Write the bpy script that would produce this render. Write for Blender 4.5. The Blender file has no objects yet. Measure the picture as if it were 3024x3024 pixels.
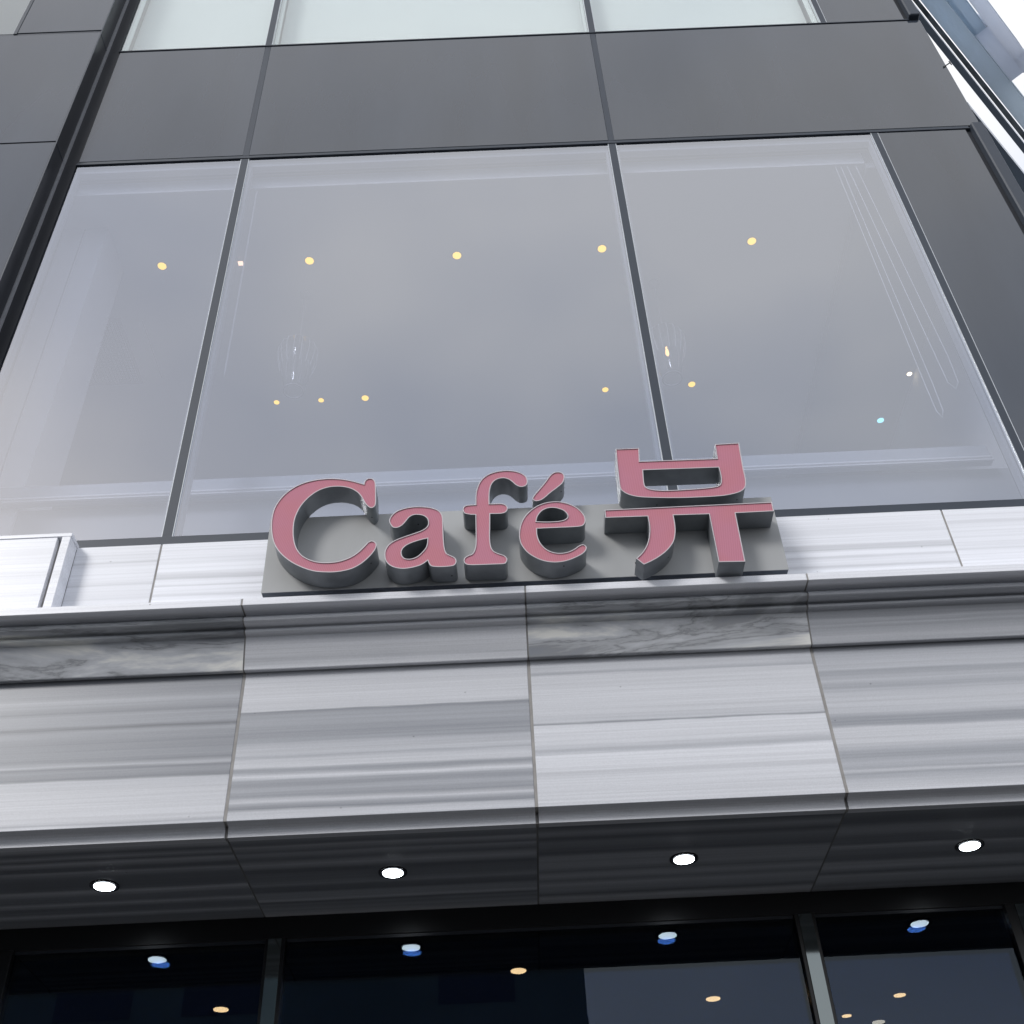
import bpy, bmesh, math, random
from mathutils import Vector, Matrix
from mathutils.geometry import tessellate_polygon
random.seed(7)
R = math.radians
scene = bpy.context.scene

# ------------------------------------------------------------------ camera
cam_data = bpy.data.cameras.new("camera")
cam = bpy.data.objects.new("camera", cam_data)
scene.collection.objects.link(cam)
pitch, roll, yaw = R(40.8656), R(-2.9316), R(-0.6256)
fwd = Vector((-math.sin(yaw) * math.cos(pitch), math.cos(yaw) * math.cos(pitch), math.sin(pitch)))
rgt = Vector((math.cos(yaw), math.sin(yaw), 0))
upv = rgt.cross(fwd)
r2 = rgt * math.cos(roll) + upv * math.sin(roll)
u2 = upv * math.cos(roll) - rgt * math.sin(roll)
CAM = Vector((0, -4.08, 1.55))
FPX = 3370.9
m = Matrix((r2, u2, -fwd)).transposed().to_4x4()
m.translation = CAM
cam.matrix_world = m
cam_data.sensor_width = 36
cam_data.lens = 36 * FPX / 3024
cam_data.clip_start = 0.05
cam_data.clip_end = 2000
scene.camera = cam

# ------------------------------------------------------------------ world
SUN_EL, SUN_AZ = 34, 220
world = bpy.data.worlds.new("World")
scene.world = world
world.use_nodes = True
nt = world.node_tree
nt.nodes.clear()
wo = nt.nodes.new("ShaderNodeOutputWorld")
bg = nt.nodes.new("ShaderNodeBackground")
sky = nt.nodes.new("ShaderNodeTexSky")
sky.sky_type = 'NISHITA'
sky.sun_disc = False
sky.sun_elevation = R(SUN_EL)
sky.sun_rotation = R(SUN_AZ)
sky.air_density = 1.0
sky.dust_density = 3.0
tc = nt.nodes.new("ShaderNodeTexCoord")
mp = nt.nodes.new("ShaderNodeMapping")
mp.inputs['Scale'].default_value = (1, 1, 1.8)
nz = nt.nodes.new("ShaderNodeTexNoise")
nz.inputs['Scale'].default_value = 2.3
nz.inputs['Detail'].default_value = 3
nz.inputs['Roughness'].default_value = 0.45
cr = nt.nodes.new("ShaderNodeValToRGB")
cr.color_ramp.elements[0].position = 0.38
cr.color_ramp.elements[0].color = (6.2, 6.6, 7.5, 1)
cr.color_ramp.elements[1].position = 0.62
cr.color_ramp.elements[1].color = (9.2, 9.2, 9.3, 1)
mx = nt.nodes.new("ShaderNodeMix")
mx.data_type = 'RGBA'
mx.inputs[0].default_value = 0.86
nt.links.new(tc.outputs['Generated'], mp.inputs[0])
nt.links.new(mp.outputs[0], nz.inputs['Vector'])
nt.links.new(nz.outputs[0], cr.inputs[0])
nt.links.new(sky.outputs[0], mx.inputs[6])
nt.links.new(cr.outputs[0], mx.inputs[7])
nt.links.new(mx.outputs[2], bg.inputs[0])
bg.inputs[1].default_value = 0.1
nt.links.new(bg.outputs[0], wo.inputs[0])

# ------------------------------------------------------------------ sun
sd = bpy.data.lights.new("sun", 'SUN')
sd.energy = 1.25
sd.angle = R(16)
sd.color = (1.0, 0.98, 0.96)
sun = bpy.data.objects.new("sun", sd)
az = R(SUN_AZ)
sdir = Vector((math.sin(az) * math.cos(R(SUN_EL)), math.cos(az) * math.cos(R(SUN_EL)), math.sin(R(SUN_EL))))
sun.rotation_euler = sdir.to_track_quat('Z', 'Y').to_euler()
scene.collection.objects.link(sun)

scene.view_settings.view_transform = 'Standard'
scene.view_settings.look = 'None'
scene.view_settings.exposure = 0.42
scene.view_settings.gamma = 1
scene.view_settings.use_curve_mapping = False

# ------------------------------------------------------------------ materials
def new_mat(name):
    mt = bpy.data.materials.new(name)
    mt.use_nodes = True
    n = mt.node_tree
    n.nodes.clear()
    out = n.nodes.new("ShaderNodeOutputMaterial")
    return mt, n, out

def principled(name, col, rough=0.5, metal=0.0, ior=1.45, noise=0.06, nscale=(3, 3, 3), bump=0.0, bscale=40, spec=None):
    mt, n, out = new_mat(name)
    p = n.nodes.new("ShaderNodeBsdfPrincipled")
    p.inputs['Roughness'].default_value = rough
    p.inputs['Metallic'].default_value = metal
    p.inputs['IOR'].default_value = ior
    t = n.nodes.new("ShaderNodeTexCoord")
    mpp = n.nodes.new("ShaderNodeMapping")
    mpp.inputs['Scale'].default_value = nscale
    nn = n.nodes.new("ShaderNodeTexNoise")
    nn.inputs['Scale'].default_value = 1
    nn.inputs['Detail'].default_value = 5
    c = n.nodes.new("ShaderNodeValToRGB")
    c.color_ramp.elements[0].position = 0.3
    c.color_ramp.elements[1].position = 0.7
    c.color_ramp.elements[0].color = tuple(v * (1 - noise) for v in col) + (1,)
    c.color_ramp.elements[1].color = tuple(v * (1 + noise) for v in col) + (1,)
    n.links.new(t.outputs['Object'], mpp.inputs[0])
    n.links.new(mpp.outputs[0], nn.inputs['Vector'])
    n.links.new(nn.outputs[0], c.inputs[0])
    n.links.new(c.outputs[0], p.inputs['Base Color'])
    if bump:
        b = n.nodes.new("ShaderNodeBump")
        b.inputs['Strength'].default_value = bump
        b.inputs['Distance'].default_value = 0.01
        n2 = n.nodes.new("ShaderNodeTexNoise")
        n2.inputs['Scale'].default_value = bscale
        n.links.new(t.outputs['Object'], n2.inputs['Vector'])
        n.links.new(n2.outputs[0], b.inputs['Height'])
        n.links.new(b.outputs[0], p.inputs['Normal'])
    n.links.new(p.outputs[0], out.inputs[0])
    return mt

def emission(name, col, strength, spot=False):
    mt, n, out = new_mat(name)
    e = n.nodes.new("ShaderNodeEmission")
    e.inputs[0].default_value = col + (1,)
    e.inputs[1].default_value = strength
    n.links.new(e.outputs[0], out.inputs[0])
    return mt

def glass(name, tint, base_fac, fres, refl_col=(1, 1, 1), rough=0.0, ior=1.5, wave=0.0, film=0.0, film_col=(.6, .6, .6)):
    """architectural pane: mirror part (fresnel) over a see-through tinted part, optional milky film"""
    mt, n, out = new_mat(name)
    tr = n.nodes.new("ShaderNodeBsdfTransparent")
    tr.inputs[0].default_value = tint + (1,)
    gl = n.nodes.new("ShaderNodeBsdfGlossy")
    gl.inputs[0].default_value = refl_col + (1,)
    gl.inputs['Roughness'].default_value = rough
    fr = n.nodes.new("ShaderNodeFresnel")
    fr.inputs[0].default_value = ior
    mu = n.nodes.new("ShaderNodeMath")
    mu.operation = 'MULTIPLY_ADD'
    mu.inputs[1].default_value = fres
    mu.inputs[2].default_value = base_fac
    mu.use_clamp = True
    n.links.new(fr.outputs[0], mu.inputs[0])
    ms = n.nodes.new("ShaderNodeMixShader")
    ge = n.nodes.new("ShaderNodeNewGeometry")
    inv = n.nodes.new("ShaderNodeMath"); inv.operation = 'SUBTRACT'; inv.inputs[0].default_value = 1.0
    n.links.new(ge.outputs['Backfacing'], inv.inputs[1])
    mb_ = n.nodes.new("ShaderNodeMath"); mb_.operation = 'MULTIPLY'
    n.links.new(inv.outputs[0], mb_.inputs[0]); n.links.new(mu.outputs[0], mb_.inputs[1])
    n.links.new(mb_.outputs[0], ms.inputs[0])
    first = tr
    if film:
        df = n.nodes.new("ShaderNodeBsdfDiffuse")
        df.inputs[0].default_value = film_col + (1,)
        mf = n.nodes.new("ShaderNodeMixShader")
        mf.inputs[0].default_value = film
        n.links.new(tr.outputs[0], mf.inputs[1])
        n.links.new(df.outputs[0], mf.inputs[2])
        first = mf
    n.links.new(first.outputs[0], ms.inputs[1])
    n.links.new(gl.outputs[0], ms.inputs[2])
    if wave:
        t = n.nodes.new("ShaderNodeTexCoord")
        n2 = n.nodes.new("ShaderNodeTexNoise")
        n2.inputs['Scale'].default_value = 1.3
        n2.inputs['Detail'].default_value = 1
        b = n.nodes.new("ShaderNodeBump")
        b.inputs['Strength'].default_value = wave
        b.inputs['Distance'].default_value = 0.02
        n.links.new(t.outputs['Object'], n2.inputs['Vector'])
        n.links.new(n2.outputs[0], b.inputs['Height'])
        n.links.new(b.outputs[0], gl.inputs['Normal'])
    n.links.new(ms.outputs[0], out.inputs[0])
    return mt

def marble_striped(name, stops, lo, hi, axis='Z', contrast=1.0, rough=0.28, gain=1.0, seed=0.0):
    """stops: (coordinate, tone 0..1 in display value) from lo to hi along the axis; veins run along X"""
    mt, n, out = new_mat(name)
    p = n.nodes.new("ShaderNodeBsdfPrincipled")
    t = n.nodes.new("ShaderNodeTexCoord")
    sp = n.nodes.new("ShaderNodeSeparateXYZ")
    n.links.new(t.outputs['Object'], sp.inputs[0])
    # slow wander of the veins
    ma = n.nodes.new("ShaderNodeMapping")
    ma.inputs['Scale'].default_value = (1.1, 4, 4)
    ma.inputs['Location'].default_value = (seed, seed * .7, 0)
    n1 = n.nodes.new("ShaderNodeTexNoise")
    n1.inputs['Scale'].default_value = 1.0
    n1.inputs['Detail'].default_value = 2
    n.links.new(t.outputs['Object'], ma.inputs[0])
    n.links.new(ma.outputs[0], n1.inputs['Vector'])
    # fine ragged edge
    mb = n.nodes.new("ShaderNodeMapping")
    mb.inputs['Scale'].default_value = (3.5, 130, 130)
    n3 = n.nodes.new("ShaderNodeTexNoise")
    n3.inputs['Scale'].default_value = 1.0
    n3.inputs['Detail'].default_value = 5
    n3.inputs['Roughness'].default_value = .65
    n.links.new(t.outputs['Object'], mb.inputs[0])
    n.links.new(mb.outputs[0], n3.inputs['Vector'])
    def math_(op, a, b, c=None, clamp=False):
        mm = n.nodes.new("ShaderNodeMath")
        mm.operation = op
        mm.use_clamp = clamp
        for i, v in enumerate((a, b, c)):
            if v is None: continue
            if isinstance(v, (int, float)): mm.inputs[i].default_value = v
            else: n.links.new(v, mm.inputs[i])
        return mm.outputs[0]
    w1 = math_('MULTIPLY_ADD', n1.outputs[0], 0.022, -0.011)
    w2 = math_('MULTIPLY_ADD', n3.outputs[0], 0.016, -0.008)
    co = math_('ADD', math_('ADD', sp.outputs[{'X': 0, 'Y': 1, 'Z': 2}[axis]], w1), w2)
    fac = math_('MULTIPLY_ADD', co, 1.0 / (hi - lo), -lo / (hi - lo), clamp=True)
    rampn = n.nodes.new("ShaderNodeValToRGB")
    ramp = rampn.color_ramp
    st = sorted(stops)
    vals = [v for _, v in st]
    mean = sum(vals) / len(vals)
    def tone(v):
        v = mean + (v - mean) * contrast * .88
        lin = min(0.88, (max(v, .05) ** 2.2) * 1.27 * gain)
        k_ = max(0, min(1, (.62 - lin) / .45))      # the grey veins of this stone are bluer than its ground
        return (lin * (.965 - .05 * k_), lin * (.985 - .015 * k_), lin * (1.045 + .045 * k_), 1)
    els = ramp.elements
    els[0].position = 0
    els[0].color = tone(vals[0])
    els[1].position = 1
    els[1].color = tone(vals[-1])
    for z, v in st[:30]:
        f = (z - lo) / (hi - lo)
        if 0.001 < f < 0.999:
            e = els.new(f)
            e.color = tone(v)
    n.links.new(fac, rampn.inputs[0])
    # thin streaks + crystal grain
    mc = n.nodes.new("ShaderNodeMapping")
    mc.inputs['Scale'].default_value = (.7, 110, 110)
    mc.inputs['Location'].default_value = (seed * 3.1, 0, seed)
    n4 = n.nodes.new("ShaderNodeTexNoise")
    n4.inputs['Scale'].default_value = 1.0
    n4.inputs['Detail'].default_value = 6
    n4.inputs['Roughness'].default_value = .6
    n.links.new(t.outputs['Object'], mc.inputs[0])
    n.links.new(mc.outputs[0], n4.inputs['Vector'])
    n5 = n.nodes.new("ShaderNodeTexNoise")
    n5.inputs['Scale'].default_value = 260
    n5.inputs['Detail'].default_value = 2
    n.links.new(t.outputs['Object'], n5.inputs['Vector'])
    # rare dark specks
    vo = n.nodes.new("ShaderNodeTexVoronoi")
    vo.inputs['Scale'].default_value = 7
    n.links.new(t.outputs['Object'], vo.inputs['Vector'])
    speck = math_('GREATER_THAN', vo.outputs['Distance'], 0.028)
    speck = math_('MULTIPLY_ADD', speck, 0.35, 0.65)
    g = math_('MULTIPLY_ADD', n4.outputs[0], 0.50, 0.75)
    g2 = math_('MULTIPLY_ADD', n5.outputs[0], 0.34, 0.83)
    g = math_('MULTIPLY', math_('MULTIPLY', g, g2), speck)
    mix = n.nodes.new("ShaderNodeVectorMath")
    mix.operation = 'SCALE'
    n.links.new(rampn.outputs[0], mix.inputs[0])
    n.links.new(g, mix.inputs['Scale'])
    n.links.new(mix.outputs[0], p.inputs['Base Color'])
    p.inputs['Roughness'].default_value = rough * 1.25
    bp = n.nodes.new("ShaderNodeBump")
    bp.inputs['Strength'].default_value = .12
    bp.inputs['Distance'].default_value = .002
    n.links.new(n4.outputs[0], bp.inputs['Height'])
    n.links.new(bp.outputs[0], p.inputs['Normal'])
    n.links.new(p.outputs[0], out.inputs[0])
    return mt

def marble_veined(name, seed, light=.33, dark=.05):
    mt, n, out = new_mat(name)
    p = n.nodes.new("ShaderNodeBsdfPrincipled")
    t = n.nodes.new("ShaderNodeTexCoord")
    mp_ = n.nodes.new("ShaderNodeMapping")
    mp_.inputs['Location'].default_value = (seed, seed * .3, seed * .6)
    mp_.inputs['Rotation'].default_value = (0, R(22), 0)
    mp_.inputs['Scale'].default_value = (.8, 2.6, 3.6)
    n1 = n.nodes.new("ShaderNodeTexNoise")
    n1.inputs['Scale'].default_value = 1.5
    n1.inputs['Detail'].default_value = 7
    n1.inputs['Roughness'].default_value = .6
    n1.inputs['Distortion'].default_value = .6
    n.links.new(t.outputs['Object'], mp_.inputs[0])
    n.links.new(mp_.outputs[0], n1.inputs['Vector'])
    c = n.nodes.new("ShaderNodeValToRGB")
    e = c.color_ramp.elements
    e[0].position = .34; e[0].color = (dark * 1.6, dark * 1.7, dark * 1.9, 1)
    e[1].position = .66; e[1].color = (light * 1.25, light * 1.25, light * 1.2, 1)
    for f, v in ((.40, .28), (.45, .60), (.475, .42), (.49, .20), (.505, .55), (.56, .78)):
        x = e.new(f); l = dark + (light - dark) * v; x.color = (l * .95, l * .985, l * 1.05, 1)
    n.links.new(n1.outputs[0], c.inputs[0])
    n.links.new(c.outputs[0], p.inputs['Base Color'])
    p.inputs['Roughness'].default_value = .3
    n.links.new(p.outputs[0], out.inputs[0])
    return mt

MAT = {}
MAT['spandrel'] = principled('dark_grey_panel', (.040, .050, .068), .06, 0, 1.75, noise=.16, nscale=(2.6, 2.6, .5), bump=.03, bscale=1.6)
MAT['metal'] = principled('dark_frame_metal', (.042, .053, .072), .5, 0, noise=.05)
MAT['reveal'] = principled('black_reveal', (.02, .023, .03), .32, 0, noise=.1)
MAT['edge'] = principled('bright_glass_edge', (.62, .66, .70), .3, .1, noise=.03)
MAT['inner_frame'] = principled('inner_frame_grey', (.30, .31, .34), .4, 0, noise=.03)
MAT['grout'] = principled('grout', (.33, .32, .31), .9, 0, noise=.15, nscale=(20, 20, 20))
MAT['soffit_joint'] = principled('soffit_joint', (.20, .20, .20), .9, 0, noise=.2)
MAT['black_frame'] = principled('black_frame', (.006, .006, .007), .3, 0, noise=.1)
MAT['strip_metal'] = principled('polished_strip', (.20, .225, .225), .06, .95, noise=.02)
MAT['plate'] = principled('sign_plate_grey', (.42, .43, .435), .5, .05, noise=.06, nscale=(6, 6, 2))
MAT['letter_side'] = principled('letter_side_metal', (.24, .26, .28), .4, .2, noise=.16, nscale=(9, 9, 9))
MAT['trim'] = principled('letter_trim', (.60, .56, .58), .35, .2, noise=.04)
MAT['wall_in'] = principled('inner_plaster', (.72, .72, .74), .9, 0, noise=.015)
MAT['ceil_in'] = principled('inner_ceiling', (.82, .82, .83), .9, 0, noise=.012)
MAT['floor_in'] = principled('inner_floor', (.34, .30, .27), .6, 0, noise=.1)
MAT['sill'] = principled('sill_grey', (.44, .46, .50), .6, 0, noise=.03)
MAT['dark_in'] = principled('dark_interior', (.05, .065, .08), .8, 0, noise=.1)
MAT['ground'] = principled('asphalt', (.075, .075, .078), .9, 0, noise=.25, nscale=(8, 8, 8), bump=.4, bscale=120)
MAT['paving'] = principled('paving', (.085, .083, .08), .85, 0, noise=.15, nscale=(5, 5, 5))
MAT['opp_wall'] = principled('opposite_wall', (.15, .20, .23), .8, 0, noise=.15, nscale=(.4, .4, .4))
MAT['opp_glass'] = principled('opposite_glass', (.03, .05, .11), .1, 0, noise=.1)
MAT['ring'] = principled('lamp_ring', (.03, .03, .035), .35, .3, noise=.05)
MAT['ring_light'] = principled('lamp_ring_pale', (.5, .45, .38), .35, .3, noise=.05)
MAT['cord'] = principled('blind_cord', (.85, .86, .88), .5, 0, noise=.02)
MAT['blind'] = principled('white_blind', (.80, .84, .84), .9, 0, noise=.015)
MAT['nb_dark'] = principled('neighbour_dark', (.42, .47, .56), .25, .1, noise=.1, nscale=(1, 1, 1))
MAT['nb_blue'] = principled('neighbour_blue', (.38, .50, .66), .3, .1, noise=.25, nscale=(.7, .7, .7))
MAT['nb_pale'] = principled('neighbour_pale', (.78, .82, .9), .45, .0, noise=.18, nscale=(1, 1, 1))
MAT['nb_white'] = principled('neighbour_white', (.85, .86, .84), .5, 0, noise=.03)
MAT['nb_glass'] = principled('neighbour_grey', (.38, .39, .40), .2, .0, noise=.5, nscale=(6, 6, 6))
MAT['lamp_cool'] = emission('lamp_cool', (.86, .93, 1.0), 13.0)
MAT['lamp_warm'] = emission('lamp_warm', (1.0, .42, .13), 10.0)
MAT['lamp_yellow'] = emission('lamp_yellow', (1.0, .56, .02), 1.5)
MAT['lamp_white'] = emission('lamp_pale', (1.0, .80, .45), 5.0)
MAT['lamp_dim'] = emission('lamp_dim', (1.0, .56, .27), 4.4)
MAT['lamp_cyan'] = emission('lamp_cyan', (.3, .85, 1.0), 1.3)
MAT['bulb'] = emission('bulb_glow', (1.0, .5, .15), 2.5)
MAT['glass_up'] = glass('window_glass', (.86, .88, .93), .315, .9, (.92, .945, 1.0), wave=.02)
MAT['glass_top'] = glass('top_window_glass', (.95, .97, .97), .22, 1.0, (.96, 1.0, .99), wave=.02)
MAT['glass_shop'] = glass('shop_glass_outer', (.55, .62, .70), .0, 1.0, (.80, .92, 1), ior=1.48)
MAT['glass_shop_in'] = glass('shop_glass_inner', (.5, .58, .68), .085, .3, (.24, .44, .90), ior=1.45)
MAT['lamp_glass'] = glass('pendant_glass', (.90, .91, .93), .04, .6, ior=1.3)

def acrylic():
    mt, n, out = new_mat('pink_acrylic')
    p = n.nodes.new("ShaderNodeBsdfPrincipled")
    t = n.nodes.new("ShaderNodeTexCoord")
    mp_ = n.nodes.new("ShaderNodeMapping")
    mp_.inputs['Rotation'].default_value = (0, R(-12), 0)
    w = n.nodes.new("ShaderNodeTexWave")
    w.wave_type = 'BANDS'
    w.bands_direction = 'X'
    w.inputs['Scale'].default_value = 42
    w.inputs['Distortion'].default_value = 1.2
    w.inputs['Detail'].default_value = 1
    nn = n.nodes.new("ShaderNodeTexNoise")
    nn.inputs['Scale'].default_value = 5
    nn.inputs['Detail'].default_value = 2
    c = n.nodes.new("ShaderNodeValToRGB")
    c.color_ramp.elements[0].color = (.58, .232, .285, 1)
    c.color_ramp.elements[0].position = .35
    c.color_ramp.elements[1].color = (.57, .24, .32, 1)
    c.color_ramp.elements[1].position = .65
    c2 = n.nodes.new("ShaderNodeMix")
    c2.data_type = 'RGBA'
    c2.blend_type = 'MULTIPLY'
    c2.inputs[7].default_value = (.90, .86, .86, 1)
    n.links.new(t.outputs['Object'], mp_.inputs[0])
    n.links.new(mp_.outputs[0], w.inputs['Vector'])
    n.links.new(t.outputs['Object'], nn.inputs['Vector'])
    n.links.new(nn.outputs[0], c.inputs[0])
    n.links.new(c.outputs[0], c2.inputs[6])
    n.links.new(w.outputs[0], c2.inputs[0])
    n.links.new(c2.outputs[2], p.inputs['Base Color'])
    p.inputs['Roughness'].default_value = .6
    p.inputs['IOR'].default_value = 1.25
    n.links.new(p.outputs[0], out.inputs[0])
    return mt
MAT['acrylic'] = acrylic()
def frosted(name, col, part):
    mt, n, out = new_mat(name)
    t = n.nodes.new("ShaderNodeTexCoord")
    mp_ = n.nodes.new("ShaderNodeMapping")
    mp_.inputs['Rotation'].default_value = (0, 0, R(-45))
    mp_.vector_type = 'POINT'
    mp_.inputs['Scale'].default_value = (.35, .35, .35)
    nn = n.nodes.new("ShaderNodeTexNoise")
    nn.inputs['Scale'].default_value = 1.5
    c = n.nodes.new("ShaderNodeValToRGB")
    c.color_ramp.elements[0].color = tuple(v * .82 for v in col) + (1,)
    c.color_ramp.elements[0].position = .35
    c.color_ramp.elements[1].color = col + (1,)
    c.color_ramp.elements[1].position = .65
    tl = n.nodes.new("ShaderNodeBsdfTranslucent")
    df = n.nodes.new("ShaderNodeBsdfDiffuse")
    ms = n.nodes.new("ShaderNodeMixShader")
    ms.inputs[0].default_value = part
    n.links.new(t.outputs['Object'], mp_.inputs[0])
    n.links.new(mp_.outputs[0], nn.inputs['Vector'])
    n.links.new(nn.outputs[0], c.inputs[0])
    n.links.new(c.outputs[0], tl.inputs[0])
    n.links.new(c.outputs[0], df.inputs[0])
    n.links.new(df.outputs[0], ms.inputs[1])
    n.links.new(tl.outputs[0], ms.inputs[2])
    n.links.new(ms.outputs[0], out.inputs[0])
    return mt
MAT['nb_pale'] = frosted('neighbour_pale', (.90, .93, .99), .92)
MAT['nb_blue'] = frosted('neighbour_blue', (.80, .87, .93), .88)

# ------------------------------------------------------------------ helpers
def props(o, label=None, cat=None, group=None, kind=None):
    if label: o['label'] = label
    if cat: o['category'] = cat
    if group: o['group'] = group
    if kind: o['kind'] = kind
    return o

def empty(name, loc, label, cat, group=None):
    o = bpy.data.objects.new(name, None)
    o.empty_display_size = .1
    scene.collection.objects.link(o)
    o.location = loc
    bpy.context.view_layer.update()
    return props(o, label, cat, group)

def link(name, me, parent=None, mat=None, bevel=0):
    if mat is not None and not me.materials: me.materials.append(mat)
    o = bpy.data.objects.new(name, me)
    scene.collection.objects.link(o)
    if parent is not None:
        o.parent = parent
        p = parent; off = Vector((0, 0, 0))
        while p is not None:
            off += p.location; p = p.parent
        o.location = -off          # part meshes are written in world coordinates
    if bevel:
        b = o.modifiers.new('bevel', 'BEVEL')
        b.width = bevel; b.segments = 1; b.limit_method = 'ANGLE'
    return o

def mesh(name, verts, faces):
    me = bpy.data.meshes.new(name)
    me.from_pydata([tuple(v) for v in verts], [], faces)
    me.update()
    bm = bmesh.new(); bm.from_mesh(me)
    bmesh.ops.recalc_face_normals(bm, faces=bm.faces)
    bm.to_mesh(me); bm.free()
    return me

def boxes(name, lst, mat, parent=None, bevel=0):
    vs, fs = [], []
    for x0, x1, y0, y1, z0, z1 in lst:
        b = len(vs)
        vs += [(x, y, z) for x in (x0, x1) for y in (y0, y1) for z in (z0, z1)]
        fs += [tuple(b + i for i in f) for f in ((0, 1, 3, 2), (4, 6, 7, 5), (0, 4, 5, 1), (2, 3, 7, 6), (0, 2, 6, 4), (1, 5, 7, 3))]
    return link(name, mesh(name, vs, fs), parent, mat, bevel)

def box(name, x0, x1, y0, y1, z0, z1, mat, parent=None, bevel=0):
    return boxes(name, [(x0, x1, y0, y1, z0, z1)], mat, parent, bevel)

def profile_x(name, prof, x0, x1, mat, parent):
    """closed (y,z) profile swept along x"""
    k = len(prof)
    vs = [(x0, y, z) for y, z in prof] + [(x1, y, z) for y, z in prof]
    fs = [(i, (i + 1) % k, k + (i + 1) % k, k + i) for i in range(k)]
    fs += [tuple(range(k)), tuple(range(2 * k - 1, k - 1, -1))]
    return link(name, mesh(name, vs, fs), parent, mat)

def prism_poly(name, pts, z0, z1, mat, parent):
    k = len(pts)
    vs = [(x, y, z0) for x, y in pts] + [(x, y, z1) for x, y in pts]
    fs = [(i, (i + 1) % k, k + (i + 1) % k, k + i) for i in range(k)] + [tuple(range(k)), tuple(range(2 * k - 1, k - 1, -1))]
    return link(name, mesh(name, vs, fs), parent, mat)

def disc(name, c, r, mat, parent, n=28, h=.004, ry=None, down=True):
    x, y, z = c
    vs = [(x + r * math.cos(2 * math.pi * i / n), y + (ry or r) * math.sin(2 * math.pi * i / n), z) for i in range(n)]
    vs += [(a, b, z + h) for a, b, _ in vs]
    fs = [tuple(range(n)), tuple(range(2 * n - 1, n - 1, -1))] + [(i, (i + 1) % n, n + (i + 1) % n, n + i) for i in range(n)]
    return link(name, mesh(name, vs, fs), parent, mat)

def ring(name, c, r0, r1, mat, parent, n=28, h=.006):
    x, y, z = c
    vs = []
    for rr, zz in ((r0, z + h), (r0, z), (r1, z), (r1, z + h)):
        vs += [(x + rr * math.cos(2 * math.pi * i / n), y + rr * math.sin(2 * math.pi * i / n), zz) for i in range(n)]
    fs = []
    for k in range(4):
        for i in range(n):
            a = k * n; b = ((k + 1) % 4) * n
            fs.append((a + i, a + (i + 1) % n, b + (i + 1) % n, b + i))
    return link(name, mesh(name, vs, fs), parent, mat)

def tube(name, pts, r, mat, parent=None, n=6, closed=False):
    vs, fs = [], []
    pts = [Vector(p) for p in pts]
    for i, p in enumerate(pts):
        a = pts[i - 1] if (i or closed) else p
        b = pts[(i + 1) % len(pts)] if (i < len(pts) - 1 or closed) else p
        d = (b - a).normalized()
        s = d.cross(Vector((.3, .2, 1)).normalized() if abs(d.z) < .9 else Vector((1, 0, 0))).normalized()
        t = d.cross(s)
        vs += [p + (s * math.cos(2 * math.pi * k / n) + t * math.sin(2 * math.pi * k / n)) * r for k in range(n)]
    m_ = len(pts)
    for i in range(m_ if closed else m_ - 1):
        for k in range(n):
            a = i * n; b = ((i + 1) % m_) * n
            fs.append((a + k, a + (k + 1) % n, b + (k + 1) % n, b + k))
    return link(name, mesh(name, vs, fs), parent, mat)

# ------------------------------------------------------------------ setting
XL, XR = -2.765, 3.25
gsh = mesh('ground', [(-400, -400, -.01), (400, -400, -.01), (400, 400, -.01), (-400, 400, -.01)], [(0, 1, 2, 3)])
props(link('ground', gsh, None, MAT['ground']), 'dark asphalt street in front of the shop', kind='structure')
props(box('pavement', -30, 30, -5.6, 1.0, -.005, .12, MAT['paving']), 'pale paved footway along the shop front', kind='structure')

# building ------------------------------------------------------------
bd = empty('cafe_building', (0, .5, 0), 'grey glass and white marble building that carries the cafe sign', 'building')

# fascia marble panels; stop tones include the shade under the cornice near the top
fa = {
'A': [(4.27, .5), (4.176, .5), (4.107, .55), (4.09, .62), (4.048, .55), (4.036, .5), (4.015, .58), (3.974, .56), (3.961, .42), (3.946, .58), (3.901, .52), (3.829, .54), (3.814, .5), (3.79, .66), (3.778, .48), (3.767, .56), (3.733, .5), (3.721, .7), (3.675, .74), (3.616, .76), (3.557, .74), (3.543, .66), (3.528, .78)],
'B': [(4.198, .66), (4.109, .74), (4.025, .74), (4.006, .72), (4.000, .5), (3.983, .58), (3.943, .6), (3.902, .54), (3.862, .58), (3.846, .66), (3.807, .7), (3.795, .62), (3.783, .7), (3.751, .74), (3.737, .55), (3.725, .58), (3.706, .78), (3.691, .6), (3.673, .55), (3.654, .62), (3.624, .55), (3.601, .72), (3.59, .6), (3.572, .5), (3.558, .7), (3.529, .72)],
'C': [(4.198, .68), (4.132, .7), (4.115, .62), (4.104, .74), (4.065, .74), (3.981, .76), (3.933, .74), (3.890, .70), (3.883, .52), (3.876, .78), (3.797, .77), (3.758, .66), (3.742, .8), (3.682, .78), (3.666, .72), (3.652, .77), (3.592, .76), (3.526, .76)],
'D': [(4.193, .55), (4.123, .66), (4.081, .68), (4.064, .6), (4.023, .68), (3.995, .62), (3.962, .7), (3.922, .72), (3.874, .7), (3.857, .6), (3.845, .58), (3.834, .55), (3.814, .6), (3.805, .75), (3.74, .74), (3.701, .62), (3.678, .6), (3.648, .66), (3.626, .62), (3.619, .72), (3.604, .6), (3.582, .68), (3.553, .72), (3.531, .76)]}
JX = [-3.46, -2.28, -1.10, .08, 1.26, 2.44, 3.62]
J = .0062
order = ['D', 'A', 'B', 'C', 'D', 'B']
F0, F1, Z0, Z1 = -.08, -.05, 3.53, 4.20
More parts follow.
